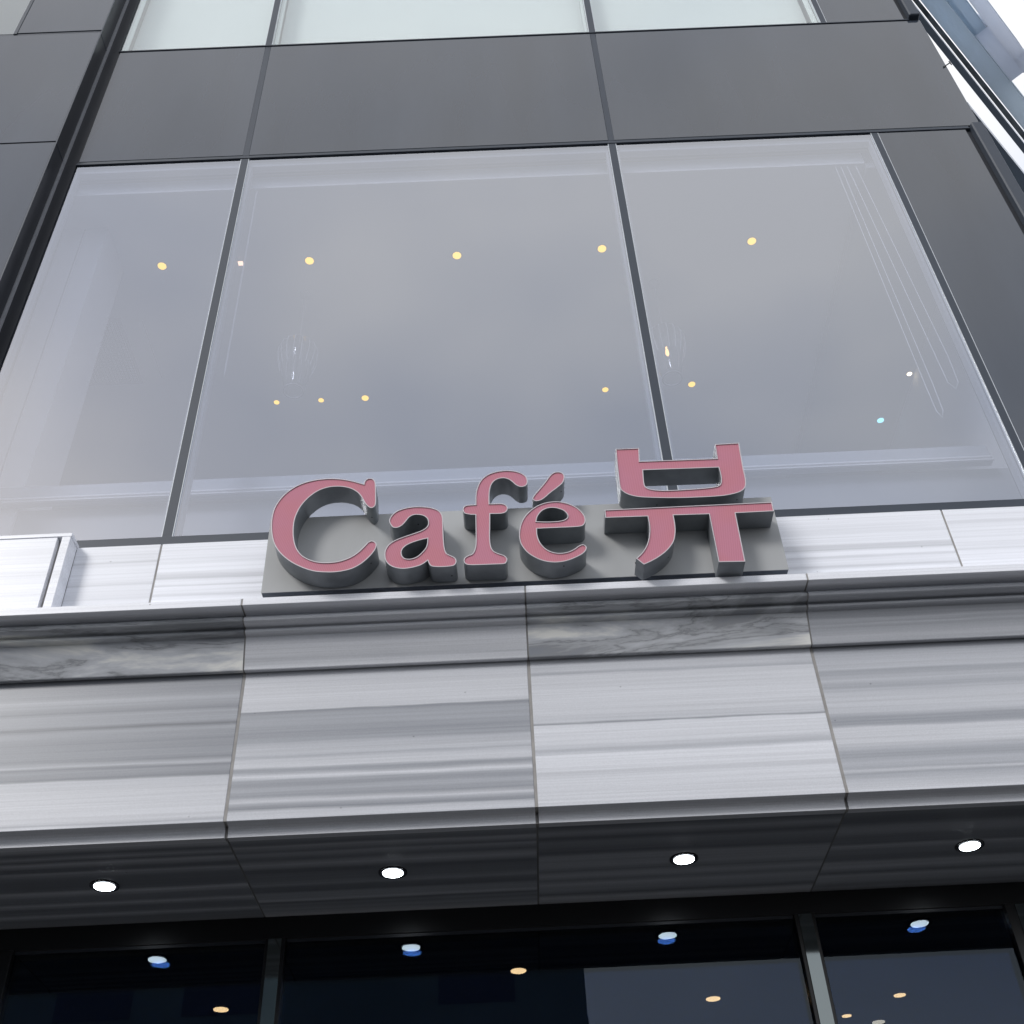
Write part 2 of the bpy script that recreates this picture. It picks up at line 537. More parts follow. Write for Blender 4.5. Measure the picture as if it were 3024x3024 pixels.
for i in range(6):
    key = order[i]
    xa, xb = JX[i] + J, JX[i + 1] - J
    mt = marble_striped('fascia_marble_%d' % i, fa[key], Z0, Z1, contrast=1.1, seed=i * 1.7, gain=(.98 if key in 'BC' else .95))
    xb = min(xb, XR - .0)
    fp = box('fascia_panel', xa, xb, F0, F1, Z0, Z1, mt, bd, bevel=.0015)
    fp['label'] = {'A': 'grey striped marble slab at the left', 'B': 'marble slab, creamy white above with grey stripes below', 'C': 'palest marble slab with few thin veins', 'D': 'marble slab with soft grey stripes'}[key]
    # moulded lower edge of the slab
    prof = [(F0 + .0, 3.53), (F0 + .012, 3.529), (-.050, 3.5275), (-.042, 3.524), (-.037, 3.517), (-.035, 3.507), (-.034, 3.495), (-.034, 3.486), (.0, 3.486), (.0, 3.5295), (-.052, 3.5298)]
    mt2 = marble_striped('edge_marble_%d' % i, [(3.48, .75), (3.53, .72)], 3.48, 3.53, seed=i)
    profile_x('edge_moulding', [(y, z - .0005) for y, z in prof], xa, xb, mt2, bd)
# wall behind the joints
box('joint_backing', -3.6, XR, -.0495, .02, 3.531, 4.3, MAT['grout'], bd)
for x in JX[1:-1]:
    box('joint_grout', x - J + .0003, x + J - .0003, F0 + .0012, -.0498, 3.531, 4.198, MAT['grout'], bd)
    box('edge_joint', x - J + .0003, x + J - .0003, -.026, -.001, 3.488, 3.5290, MAT['grout'], bd)

# cornice blocks
cprof = [(-.03, 4.3995), (-.195, 4.3995), (-.194, 4.396), (-.200, 4.391), (-.210, 4.385), (-.217, 4.376), (-.219, 4.368), (-.216, 4.360), (-.209, 4.355), (-.195, 4.352), (-.180, 4.354), (-.168, 4.357), (-.164, 4.354),
         (-.166, 4.350), (-.172, 4.346), (-.174, 4.340), (-.172, 4.333), (-.166, 4.329), (-.155, 4.327), (-.146, 4.3265), (-.108, 4.190), (-.106, 4.187), (-.088, 4.187), (-.088, 4.208), (-.03, 4.208)]
rnd = random.Random(3)
def rstops(lo, hi, n, base, amp, r=rnd):
    out = []
    z = lo
    while z < hi and len(out) < 28:
        out.append((z, base + r.uniform(-amp, amp)))
        z += (hi - lo) / n * r.uniform(.4, 1.6)
    return out
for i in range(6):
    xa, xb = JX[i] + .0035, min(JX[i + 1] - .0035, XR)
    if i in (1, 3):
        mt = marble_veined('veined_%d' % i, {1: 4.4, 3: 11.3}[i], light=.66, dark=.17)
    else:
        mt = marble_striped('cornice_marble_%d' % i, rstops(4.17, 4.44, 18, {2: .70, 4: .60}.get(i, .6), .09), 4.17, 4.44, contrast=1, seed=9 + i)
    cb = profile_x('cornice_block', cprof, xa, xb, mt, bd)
    sl = box('ledge_slab', xa, xb, -.27, -.03, 4.400, 4.437, marble_striped('lit_ledge_marble_%d' % i, [(4.39, .80), (4.40, .82), (4.415, .86), (4.43, .84), (4.44, .86)], 4.39, 4.44, seed=60 + i, gain=1.05), bd, bevel=.002)  # pale stone, tone lifted further: light on the lip is painted in
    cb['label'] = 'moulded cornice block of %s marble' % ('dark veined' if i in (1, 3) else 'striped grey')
jprof = [(-.03, 4.399), (-.19, 4.399), (-.19, 4.395), (-.213, 4.376), (-.215, 4.368), (-.207, 4.358), (-.195, 4.356), (-.166, 4.36), (-.16, 4.352), (-.170, 4.340), (-.164, 4.332), (-.144, 4.329), (-.104, 4.192), (-.085, 4.192), (-.085, 4.21), (-.03, 4.21)]
for x in JX[1:-1]:
    profile_x('cornice_joint', jprof, x - .0032, x + .0032, MAT['grout'], bd)
    box('ledge_joint', x - .0032, x + .0032, -.2685, -.032, 4.402, 4.435, MAT['grout'], bd)

# dado strip between the ledge and the window frames
DX = [-1.96, -1.572, 2.026, 3.25]
ds = [
 (-1.96, -1.5765, [(4.43, .80), (4.6, .8), (4.65, .78), (4.70, .83), (4.71, .76), (4.74, .84), (4.82, .84), (4.835, .74), (4.85, .86), (4.87, .80), (4.93, .86)]),
 (-1.5675, 2.0215, [(4.43, .84), (4.60, .9), (4.625, .84), (4.635, .76), (4.65, .84), (4.68, .86), (4.69, .76), (4.70, .87), (4.72, .86), (4.732, .74), (4.75, .76), (4.77, .88), (4.83, .90), (4.88, .88), (4.93, .86)]),
 (2.0305, 3.25, [(4.43, .88), (4.62, .9), (4.68, .88), (4.70, .80), (4.72, .90), (4.83, .90), (4.86, .80), (4.87, .88), (4.93, .88)])]
for k, (xa, xb, st) in enumerate(ds):
    box('dado_panel', xa, xb, -.05, -.02, 4.44, 4.935, marble_striped('dado_marble_%d' % k, st, 4.43, 4.94, contrast=1, gain=.97, seed=20 + k), bd, bevel=.001)
box('dado_backing', -2.2, 3.24, -.0195, .03, 4.3, 4.93, MAT['grout'], bd)
for x in DX[1:-1]:
    box('dado_joint', x - .0042, x + .0042, -.049, -.0198, 4.44, 4.93, MAT['grout'], bd)

# pier of the left volume (marble wrap)
pm = marble_striped('pier_marble', [(4.43, .84), (4.5, .88), (4.58, .82), (4.66, .88), (4.71, .82), (4.76, .89), (4.83, .84), (4.88, .9), (4.95, .88)], 4.43, 4.96, gain=.95, seed=31)
box('pier_panel', -3.4, -2.020, -.138, -.11, 4.442, 4.928, pm, bd, bevel=.001)
box('pier_corner_strip', -1.998, -1.96, -.140, -.052, 4.443, 4.930, pm, bd, bevel=.001)
box('pier_core', -3.4, -2.0, -.109, -.0505, 4.445, 4.927, MAT['grout'], bd)
box('pier_cap', -3.4, -1.957, -.1395, -.04, 4.932, 4.952, pm, bd, bevel=.001)

# soffit slabs
ss_rng = random.Random(11)
for i in range(6):
    xa, xb = JX[i] + .004, min(JX[i + 1] - .004, XR)
    mt = marble_striped('soffit_marble_%d' % i, rstops(-.03, .76, 24, .50, .10, ss_rng), -.03, .76, axis='Y', contrast=1.25, gain=1.25, seed=40 + i, rough=.35)
    box('soffit_panel', xa, xb, .002, .765, 3.49, 3.51, mt, bd, bevel=.001)
for x in JX[1:-1]:
    box('soffit_joint', x - .0037, x + .0037, .004, .763, 3.4908, 3.51, MAT['soffit_joint'], bd)
box('soffit_backing', -3.6, XR, .021, .80, 3.512, 4.3, MAT['black_frame'], bd)

# ---- storefront (ground floor)
GY = .765
box('shop_header', -3.4, XR, GY - .012, GY + .05, 3.392, 3.4895, MAT['black_frame'], bd, bevel=.002)
for xa, xb in ((-2.235, -2.15), (-1.083, -.998), (1.163, 1.25), (2.06, 2.2)):
    sm = box('shop_mullion', xa, xb, GY - .03, GY + .05, 0.1, 3.3915, MAT['black_frame'], bd, bevel=.002)
    if xa > -2 :
        c_ = (xa + xb) / 2
        w_ = .028
        box('mullion_strip', c_ - w_, c_ + w_, GY - .036, GY - .0305, 0.12, 3.385, MAT['strip_metal'], sm)
for xa, xb in ((-3.4, -2.236), (-2.149, -1.084), (-.997, 1.162), (1.251, 2.059), (2.201, 3.2)):
    pn = box('shop_pane', xa, xb, GY - .003, GY + .001, .1, 3.3915, MAT['glass_shop'], bd)
    box('inner_pane', xa, xb, GY + .028, GY + .031, .1, 3.3915, MAT['glass_shop_in'], pn)
# thin inner gasket frames
boxes('pane_gasket', [(xa, xb, GY - .008, GY - .0032, 3.378, 3.391) for xa, xb in ((-2.149, -1.084), (-.997, 1.162), (1.251, 2.059))], MAT['reveal'], bd)

# shop interior
box('shop_ceiling', -3.4, XR, .83, 7.5, 3.42, 3.5, MAT['dark_in'], bd)
box('shop_back_wall', -3.4, XR, 7.5, 7.6, 0, 3.5, MAT['dark_in'], bd)
box('shop_floor', -3.4, XR, .83, 7.5, .0, .11, MAT['dark_in'], bd)
box('shop_side_wall', -3.5, -3.4, .83, 7.6, 0, 4.3, MAT['dark_in'], bd)
box('shop_side_wall', XR, XR + .1, -.04, 7.6, 0, 4.93, MAT['metal'], bd)
box('shop_bulkhead', -3.4, XR, .832, .955, 3.373, 3.419, MAT['black_frame'], bd)

# ---- upper curtain wall
ZH = [(4.94, 5.0), (8.22, 8.26), (9.72, 9.74), (13.2, 13.24)]
MX = [(-1.597, -1.552), (.797, .842), (2.518, 2.558)]
def spandrel(z0, z1):
    for xa, xb in ((XL + .10, -1.594), (-1.555, .800), (.839, XR)):
        box('spandrel_panel', xa, xb, .0, .03, z0, z1, MAT['spandrel'], bd, bevel=.002)
spandrel(8.263, 9.717)
spandrel(13.243, 14.6)
for z0, z1 in ((5.0, 8.2195), (9.7405, 13.199)):
    box('side_panel', 2.560, 3.138, .0, .03, z0, z1, MAT['spandrel'], bd, bevel=.002)
    box('corner_trim', 3.172, 3.252, -.035, .05, z0 + .004, z1 + .03, MAT['metal'], bd, bevel=.008)
    box('corner_joint', 3.139, 3.171, .012, .05, z0, z1 - .01, MAT['reveal'], bd)
    # window panes
    up = z0 > 9
    gm = MAT['glass_top'] if up else MAT['glass_up']
    for xa, xb in ((XL + .09, -1.602), (-1.547, .792), (.847, 2.513)):
        w = box('window_pane', xa, xb, .004, .010, z0 + .001, z1 - .001, gm, bd)
        fr = [(xa + .001, xa + .016, .03, .075, z0, z1), (xb - .016, xb - .001, .03, .075, z0, z1), (xa + .017, xb - .017, .03, .075, z1 - .05, z1), (xa + .017, xb - .017, .03, .075, z0, z0 + .02)]
        boxes('inner_frame', fr, MAT['blind'] if up else MAT['inner_frame'], w)
    for xa, xb in MX:
        mu = box('mullion', xa, xb, -.002, .12, z0, z1, MAT['metal'], bd)
        boxes('glass_edge', [(xa - .0045, xa - .0003, -.001, .02, z0, z1), (xb + .0003, xb + .0045, -.001, .02, z0, z1)], MAT['edge'], mu)
for xa, xb in MX[:2]:
    box('panel_joint', xa + .0035, xb - .0035, .001, .12, 8.261, 9.719, MAT['metal'], bd)
box('sill_rail', -1.995, XR, -.03, .12, 4.9365, 4.998, MAT['metal'], bd, bevel=.002)
for z0, z1 in ZH[1:]:
    box('transom', XL + .09, 3.168, .002, .12, z0 - .001, z1 + .001, MAT['metal'], bd)
    box('transom_lip', XL + .09, 3.168, -.006, .0055, z0 + .002, z0 + .012, MAT['metal'], bd)
# inner corner with the projecting left volume
box('corner_post', XL, XL + .012, -.012, .1, 4.93, 14.6, MAT['inner_frame'], bd)
box('corner_gasket', XL + .0125, XL + .085, .008, .1, 4.93, 8.225, MAT['reveal'], bd)
box('corner_gasket', XL + .0125, XL + .099, .008, .1, 8.226, 9.735, MAT['reveal'], bd)
box('corner_gasket', XL + .0125, XL + .085, .008, .1, 9.736, 14.6, MAT['reveal'], bd)

# left volume (0.145 m proud)
LY = -.145
for z0, z1 in ((5.0, 6.55), (6.565, 8.272), (8.287, 9.745)):
    box('left_panel', -6.5, XL - .004, LY, LY + .03, z0, z1, MAT['spandrel'], bd, bevel=.002)
box('left_panel', -3.385, XL - .004, LY, LY + .03, 9.782, 13.2, MAT['spandrel'], bd, bevel=.002)
box('left_window_pane', -6.4, -3.412, LY + .004, LY + .01, 9.782, 13.2, MAT['glass_top'], bd)
box('left_window_frame', -3.411, -3.387, LY - .002, LY + .08, 9.77, 13.2, MAT['metal'], bd)
boxes('left_joint', [(-6.5, XL - .006, LY + .006, LY + .08, z - .012, z + .014) for z in (6.558, 8.28)] + [(-6.5, XL - .006, LY + .006, LY + .08, 9.744, 9.783)], MAT['metal'], bd)
for z0, z1 in ((4.935, 8.262), (8.27, 9.725), (9.733, 14.6)):
    box('return_panel', XL - .0035, XL - .0005, LY + .002, -.013, z0, z1, MAT['reveal'], bd)
for z in (8.266, 9.729):
    box('return_joint', XL - .004, XL + .002, LY + .004, -.0125, z - .004, z + .004, MAT['metal'], bd)
box('left_edge_trim', XL - .0039, XL + .004, LY - .002, LY + .0015, 4.96, 14.6, MAT['metal'], bd)
box('left_core', -6.5, -5.9, LY + .09, 6, 4.96, 14.6, MAT['dark_in'], bd)

# ---- cafe room behind the windows
box('room_ceiling', -5.8, 2.47, .13, 6.5, 8.1, 8.2, MAT['ceil_in'], bd)
box('ceiling_bulkhead', 2.4705, XR - .02, .13, 6.5, 8.02, 8.19, MAT['inner_frame'], bd)
box('ceiling_pelmet', -2.7, 2.5, .13, .30, 8.075, 8.0985, MAT['ceil_in'], bd)
box('room_back_wall', -5.8, XR - .02, 6.5, 6.6, 4.6, 8.2, MAT['wall_in'], bd)
box('room_side_wall', -5.88, -5.801, .0, 6.6, 4.6, 8.2, MAT['wall_in'], bd)
box('room_side_wall', XR - .02, XR, .051, 6.6, 4.94, 14.6, MAT['wall_in'], bd)
box('room_floor', -5.8, XR - .02, .13, 6.5, 4.5, 4.6, MAT['floor_in'], bd)
pl = box('room_pilaster', -2.85, -2.555, .40, .75, 4.6, 8.0985, MAT['wall_in'], bd)
box('pilaster_groove', -2.712, -2.703, .397, .3995, 4.7, 8.09, MAT['inner_frame'], bd)
bb = box('sill_box', -5.7, 2.60, .36, .395, 5.595, 5.72, MAT['sill'], bd, bevel=.004)
boxes('sill_bead', [(-5.7, 2.60, .345, .359, 5.598, 5.606), (-5.7, 2.60, .345, .359, 5.618, 5.628)], MAT['ceil_in'], bd)
box('lower_lining', -5.7, 3.2, .42, .45, 4.6, 5.60, MAT['inner_frame'], bd)
# upper room: white blinds
box('upper_room_floor', -5.8, XR - .02, .13, 6.5, 9.3, 9.4, MAT['floor_in'], bd)
box('upper_room_ceiling', -5.8, XR - .02, .13, 6.5, 13.0, 13.1, MAT['ceil_in'], bd)
box('upper_back_wall', -5.8, XR - .02, 6.5, 6.6, 9.4, 13.1, MAT['wall_in'], bd)
for xa, xb in ((-2.68, -1.60), (-1.545, .79), (.85, 2.51)):
    b_ = box('roller_blind', xa, xb, .16, .164, 10.02, 12.95, MAT['blind'], bd)
    box('blind_rail', xa, xb, .155, .17, 9.995, 10.0195, MAT['inner_frame'], b_)
box('upper_sill', -2.7, 2.5, .20, .24, 9.4, 9.98, MAT['blind'], bd)
box('roof_slab', -6.5, XR, .03, 6.6, 14.6, 14.8, MAT['metal'], bd)
box('outer_side_wall', XR + .001, XR + .012, .055, 6.6, 4.94, 14.6, MAT['metal'], bd)

# ceiling access frame and ventilation grille
gv = empty('ceiling_vent', (-2.97, 1.48, 8.09), 'faint square mesh grille in the ceiling behind the leftmost cafe window', 'vent')
boxes('vent_frame', [(-3.26, -2.69, 1.165, 1.19, 8.09, 8.0985), (-3.26, -2.69, 1.77, 1.795, 8.09, 8.0985), (-3.26, -3.235, 1.1905, 1.7695, 8.09, 8.0985), (-2.715, -2.69, 1.1905, 1.7695, 8.09, 8.0985)], MAT['inner_frame'], gv)
ms = boxes('vent_mesh', [(-3.234 + i * .0266, -3.230 + i * .0266, 1.191, 1.769, 8.088, 8.0915) for i in range(20)] + [(-3.234, -2.716, 1.205 + i * .0266, 1.209 + i * .0266, 8.084, 8.0875) for i in range(21)], MAT['grout'], gv)
ms['kind'] = 'stuff'
box('ceiling_crack', -2.545, -2.54, 1.2, 1.75, 8.0975, 8.0995, MAT['inner_frame'], bd)

# ------------------------------------------------------------------ recessed downlights
def downlight(name, loc, r, lens, ringm, label, group, cat='ceiling light', rr=1.45, hz=.004):
    x, y, z = loc
    t = empty(name, (x, y, z), label, cat, group)
    disc('lens', (x, y, z - .0088), r, lens, t, h=.0068)
    ring('ring', (x, y, z - .0065), r * 1.02, r * rr, ringm, t, h=.0055)
    return t
sof = [(-1.67, 'leftmost of the four bright white downlights in the dark marble soffit'),
       (-.507, 'second from left of the bright white downlights in the marble soffit'),
       (.672, 'third from left of the bright white downlights in the marble soffit'),
       (1.834, 'rightmost of the four bright white downlights in the dark marble soffit')]
for x, lb in sof:
    downlight('soffit_downlight', (x, .35, 3.49), .041, MAT['lamp_cool'], MAT['ring'], lb, 'white downlights in the marble soffit', rr=1.42)
gf = [(-1.478, 1.68, .036, 'lamp_warm', 'warm downlight behind the left shop pane, near the lower edge'),
      (-.02, 1.339, .036, 'lamp_warm', 'warm downlight alone in the dark middle shop pane'),
      (1.456, .988, .038, 'lamp_warm', 'warm downlight half cut off by the header, right of the shop mullion'),
      (.948, 1.871, .036, 'lamp_warm', 'warm downlight on the blue patch left of the right shop mullion'),
      (1.907, 1.952, .030, 'lamp_warm', 'warm downlight on the blue patch in the right shop pane, farthest right'),
      (1.696, 2.248, .025, 'lamp_warm', 'smallest warm downlight just right of the pale mullion strip'),
      (1.894, 2.383, .034, 'lamp_dim', 'dim unlit looking downlight at the bottom of the right shop pane')]
for x, y, r, mm, lb in gf:
    downlight('shop_downlight', (x, y, 3.42), r, MAT[mm], MAT['ring'], lb, 'warm downlights inside the shop', rr=1.2)
uf = [(-2.278, .723, .029, 'lamp_yellow', 'yellow downlight seen through the leftmost cafe window'),
      (-1.26, .731, .029, 'lamp_yellow', 'yellow downlight high in the middle window, left one of three'),
      (-.238, .739, .029, 'lamp_yellow', 'yellow downlight high in the middle window, centre one of three'),
      (.770, .733, .029, 'lamp_yellow', 'yellow downlight high in the middle window beside the right mullion'),
      (1.812, .723, .029, 'lamp_yellow', 'yellow downlight highest in the right hand cafe window'),
      (-1.723, 2.053, .021, 'lamp_yellow', 'small yellow downlight under the left glass pendant, left one of three'),
      (-1.376, 2.051, .021, 'lamp_yellow', 'small yellow downlight right of the left glass pendant, middle of three'),
      (-1.032, 2.048, .027, 'lamp_yellow', 'yellow downlight lower in the middle window, right end of the row of three'),
      (.846, 2.069, .024, 'lamp_yellow', 'single yellow downlight above the accented letter, left of the right mullion'),
      (1.523, 2.052, .027, 'lamp_yellow', 'yellow downlight just right of the right glass pendant')]
for x, y, r, mm, lb in uf:
    downlight('room_downlight', (x, y, 8.1), r, MAT[mm], MAT['ring_light'], lb, 'yellow downlights in the cafe ceiling', rr=1.3)
# two lamps on the lower bulkhead at the right (z 8.02)
def on_plane(px, py, z):
    d = r2 * ((px - 1512) / FPX) - u2 * ((py - 1512) / FPX) + fwd
    return CAM + d * ((z - CAM.z) / d.z)
p = on_plane(1748 * 1.5652, 703 * 1.5652, 8.02)
downlight('room_spotlight', (min(p.x, 3.19), p.y, 8.02), .018, MAT['lamp_white'], MAT['ring_light'], 'tiny warm spotlight between the blind cords in the right window', None, rr=1.3)
p = on_plane(1661 * 1.5652, 792 * 1.5652, 8.02)
downlight('room_spotlight', (p.x, p.y, 8.02), .027, MAT['lamp_cyan'], MAT['ring_light'], 'pale cyan ceiling lamp in the right window below the blind cords', None, rr=1.1)
wl = empty('small_wall_lamp', (-1.769, .723, 8.09), 'small square pale orange lamp just right of the left mullion', 'lamp')
box('lens', -1.750, -1.718, .708, .738, 8.082, 8.0895, emission('lamp_square', (1, .62, .4), 1.5), wl)
box('housing', -1.755, -1.713, .703, .743, 8.09, 8.0995, MAT['ring_light'], wl)

# ------------------------------------------------------------------ glass pendants
def pendant(x, y, zr, lit, label):
    t = empty('pendant_lamp', (x, y, 8.1), label, 'pendant lamp', 'ribbed glass pendants in the cafe')
    prof = [(.063, 0), (.064, .03), (.078, .10), (.104, .20), (.125, .29), (.131, .36), (.118, .42), (.085, .455), (.03, .47)]
    n = 28
    vs, fs = [], []
    for r_, h in prof:
        for i in range(n * 2):
            a = math.pi * i / n
            rr = r_ * (1 + (.02 if i % 2 else -.02))
            vs.append((x + rr * math.cos(a), y + rr * math.sin(a), zr + h))
    for k in range(len(prof) - 1):
        for i in range(2 * n):
            fs.append((k * 2 * n + i, k * 2 * n + (i + 1) % (2 * n), (k + 1) * 2 * n + (i + 1) % (2 * n), (k + 1) * 2 * n + i))
    sh_ = link('glass_shade', mesh('glass_shade', vs, fs), t, MAT['lamp_glass'])
    ring('shade_rim', (x, y, zr - .006), .060, .068, MAT['inner_frame'], sh_, h=.006)
    for i in range(16):
        a = 2 * math.pi * i / 16
        tube('glass_rib', [(x + r_ * 1.03 * math.cos(a), y + r_ * 1.03 * math.sin(a), zr + h) for r_, h in prof[3:8]], .0022, MAT['cord'], sh_, n=4)
    tube('cable', [(x, y, zr + .47), (x, y, 8.1)], .0025, MAT['cord'], t)
    bp_ = []
    nb = 10
    vs, fs = [], []
    for r_, h in ((.003, .22), (.009, .23), (.013, .25), (.010, .275), (.006, .29), (.006, .31)):
        vs += [(x + r_ * math.cos(2 * math.pi * i / nb), y + r_ * math.sin(2 * math.pi * i / nb), zr + h) for i in range(nb)]
    for k in range(5):
        for i in range(nb):
            fs.append((k * nb + i, k * nb + (i + 1) % nb, (k + 1) * nb + (i + 1) % nb, (k + 1) * nb + i))
    link('bulb', mesh('bulb', vs, fs), t, MAT['bulb'] if lit else MAT['lamp_glass'])
    disc('ceiling_rose', (x, y, 8.085), .04, MAT['wall_in'], t, h=.0145)
pendant(1.156, 1.059, 7.1, True, 'ribbed glass pendant with a glowing bulb right of the right mullion')
pendant(-1.335, 1.025, 7.1, False, 'unlit ribbed glass pendant above the capital letter, hardly visible')

# ------------------------------------------------------------------ blind cords
def cord_loop(top, bot, w, label):
    t = empty('blind_cord', top, label, 'blind cord')
    x0, y0, z0 = top; x1, y1, z1 = bot
    pts = [(x0 - w * .5, y0, z0), (x1 - w * .6, y1, z1 + .25), (x1 - w * .5, y1, z1 + .05), (x1, y1, z1), (x1 + w * .5, y1, z1 + .05), (x1 + w * .6, y1, z1 + .25), (x0 + w * .5, y0, z0)]
    tube('cord', pts, .0018, MAT['cord'], t, n=5)
cord_loop((2.283, .12, 8.03), (2.297, .12, 5.70), .035, 'longer loop of thin white blind cord at the right window')
cord_loop((2.370, .12, 8.03), (2.428, .12, 5.91), .055, 'shorter wider loop of thin white blind cord near the window edge')
cord_loop((-1.50, .12, 8.03), (-1.49, .12, 6.25), .004, 'single pale blind cord hanging beside the left mullion')

# ------------------------------------------------------------------ cafe sign
# outlines in the plane of the letter faces (metres), traced as smooth closed curves; 'c' marks a corner
YF, YB = -.36, -.252
Z_A = (700, 1250); Z_B = (1500, 1250); K = 900 / 1932
def to_face(off, pt):
    px, py = off[0] + pt[0] * K, off[1] + pt[1] * K
    d = r2 * ((px - 1512) / FPX) - u2 * ((py - 1512) / FPX) + fwd
    q = CAM + d * ((YF - CAM.y) / d.y)
    return (q.x, q.z)
def smooth(off, pts, sub=4):
    P = [Vector(to_face(off, p_)) for p_ in pts]
    C_ = [len(p_) > 2 for p_ in pts]
    n = len(P); out = []
    for i in range(n):
        a, b, c_, d = P[i - 1], P[i], P[(i + 1) % n], P[(i + 2) % n]
        if C_[i]: a = b
        if C_[(i + 1) % n]: d = c_
        if C_[i] and C_[(i + 1) % n]:
            out.append(b); continue
        for s in range(sub):
            t = s / sub
            out.append(.5 * ((2 * b) + (c_ - a) * t + (2 * a - 5 * b + 4 * c_ - d) * t * t + (3 * b - a - 3 * c_ + d) * t ** 3))
    return out
def area(L): return .5 * sum(L[i - 1].x * L[i].y - L[i].x * L[i - 1].y for i in range(len(L)))
def offset(L, dist):
    """move a loop to its inside by dist (L counter-clockwise)"""
    n = len(L); out = []
    for i in range(n):
        a, b, c_ = L[i - 1], L[i], L[(i + 1) % n]
        e1, e2 = (b - a), (c_ - b)
        if e1.length < 1e-7: e1 = e2
        if e2.length < 1e-7: e2 = e1
        n1 = Vector((-e1.y, e1.x)).normalized(); n2 = Vector((-e2.y, e2.x)).normalized()
        s = n1 + n2
        if s.length < 1e-6: s = n1
        s.normalize()
        k = min(1 / max(s.dot(n1), .35), 1.6)
        out.append(b + s * dist * k)
    return out
def flat(loops, y, name):
    t = tessellate_polygon([[Vector((p_.x, p_.y, 0)) for p_ in L] for L in loops])
    vs = [(p_.x, y, p_.y) for L in loops for p_ in L]
    me = mesh(name, vs, [tuple(f) for f in t])
    return me
def letter(parent, off, outer, holes, label):
    loops = [smooth(off, outer)] + [smooth(off, h) for h in holes]
    if area(loops[0]) < 0: loops[0].reverse()
    for i in range(1, len(loops)):
        if area(loops[i]) > 0: loops[i].reverse()
    vs, fs = [], []
    for L in loops:     # returns (side walls)
        b = len(vs); n = len(L)
        vs += [(p_.x, YF, p_.y) for p_ in L] + [(p_.x, YB, p_.y) for p_ in L]
        fs += [(b + i, b + (i + 1) % n, b + n + (i + 1) % n, b + n + i) for i in range(n)]
    me = mesh('letter', vs, fs)
    o = link('letter', me, parent, MAT['letter_side'])
    o['label'] = label
    L0 = loops[0]
    for f in (.13, .37, .61, .86):
        i = int(f * len(L0)) ; p_ = L0[i]; q_ = L0[(i + 1) % len(L0)]
        d_ = (q_ - p_)
        if d_.length < 1e-6: continue
        nrm = Vector((d_.y, -d_.x)).normalized()
        cx, cz = p_.x + nrm.x * .0012, p_.y + nrm.y * .0012
        yy = YF + .030 + .05 * ((i * 7) % 3) / 3
        vv, ff = [], []
        for k in range(8):
            a = 2 * math.pi * k / 8
            tx, tz = d_.normalized().x, d_.normalized().y
            vv.append((cx + tx * .0032 * math.cos(a), yy + .0032 * math.sin(a), cz + tz * .0032 * math.cos(a)))
        vv += [(x_ - nrm.x * .003, y_, z_ - nrm.y * .003) for x_, y_, z_ in vv]
        ff = [tuple(range(8)), tuple(range(15, 7, -1))] + [(k, (k + 1) % 8, 8 + (k + 1) % 8, 8 + k) for k in range(8)]
        link('screw', mesh('screw', vv, ff), o, MAT['reveal'])
    # trim ring and face
    ins = [offset(L, .0038) for L in loops]
    vs, fs = [], []
    for L, I in zip(loops, ins):
        b = len(vs); n = len(L)
        for lp, y in ((L, YF - .0006), (I, YF - .0006), (I, YF + .0032)):
            vs += [(p_.x, y, p_.y) for p_ in lp]
        for k in range(2):
            fs += [(b + k * n + i, b + k * n + (i + 1) % n, b + (k + 1) * n + (i + 1) % n, b + (k + 1) * n + i) for i in range(n)]
    link('trim', mesh('trim', vs, fs), o, MAT['trim'])
    link('face', flat(ins, YF + .003, 'face'), o, MAT['acrylic'])
    link('back', flat(loops, YB, 'back'), o, MAT['letter_side'])
    return o
sign = empty('cafe_sign', (.08, -.24, 4.45), 'pink letters reading Café and a Korean syllable on a grey plate above the marble ledge', 'sign')
# back plate: bottom edge parallel to the ledge
box('back_plate', -1.030, 1.197, -.250, -.2465, 4.476, 4.885, MAT['plate'], sign)
box('plate_shade_box', -1.029, 1.196, -.246, -.213, 4.477, 4.884, MAT['metal'], sign)  # dark box added behind the sheet; its colour paints the underside's shade
c = 'c'
letter(sign, Z_A, [(803, 385, c), (812, 362), (835, 349), (862, 353), (877, 375), (880, 430), (880, 505), (871, 528), (850, 537), (828, 526), (808, 502), (790, 470), (765, 440), (730, 418), (690, 406), (640, 401), (580, 406), (520, 426), (465, 462), (415, 512), (383, 565), (364, 620), (358, 680), (362, 740), (378, 792), (410, 835), (455, 862), (510, 878), (570, 882), (640, 875), (710, 852), (765, 818), (808, 777), (832, 752), (858, 745), (880, 757), (884, 780), (868, 812), (830, 855), (780, 895), (720, 925), (640, 942), (560, 945), (480, 937), (400, 910), (330, 872), (275, 825), (240, 775), (222, 720), (216, 650), (223, 580), (245, 520), (290, 460), (350, 412), (420, 378), (500, 358), (580, 350), (660, 353), (730, 365), (775, 377)], [], 'large pink capital letter C')
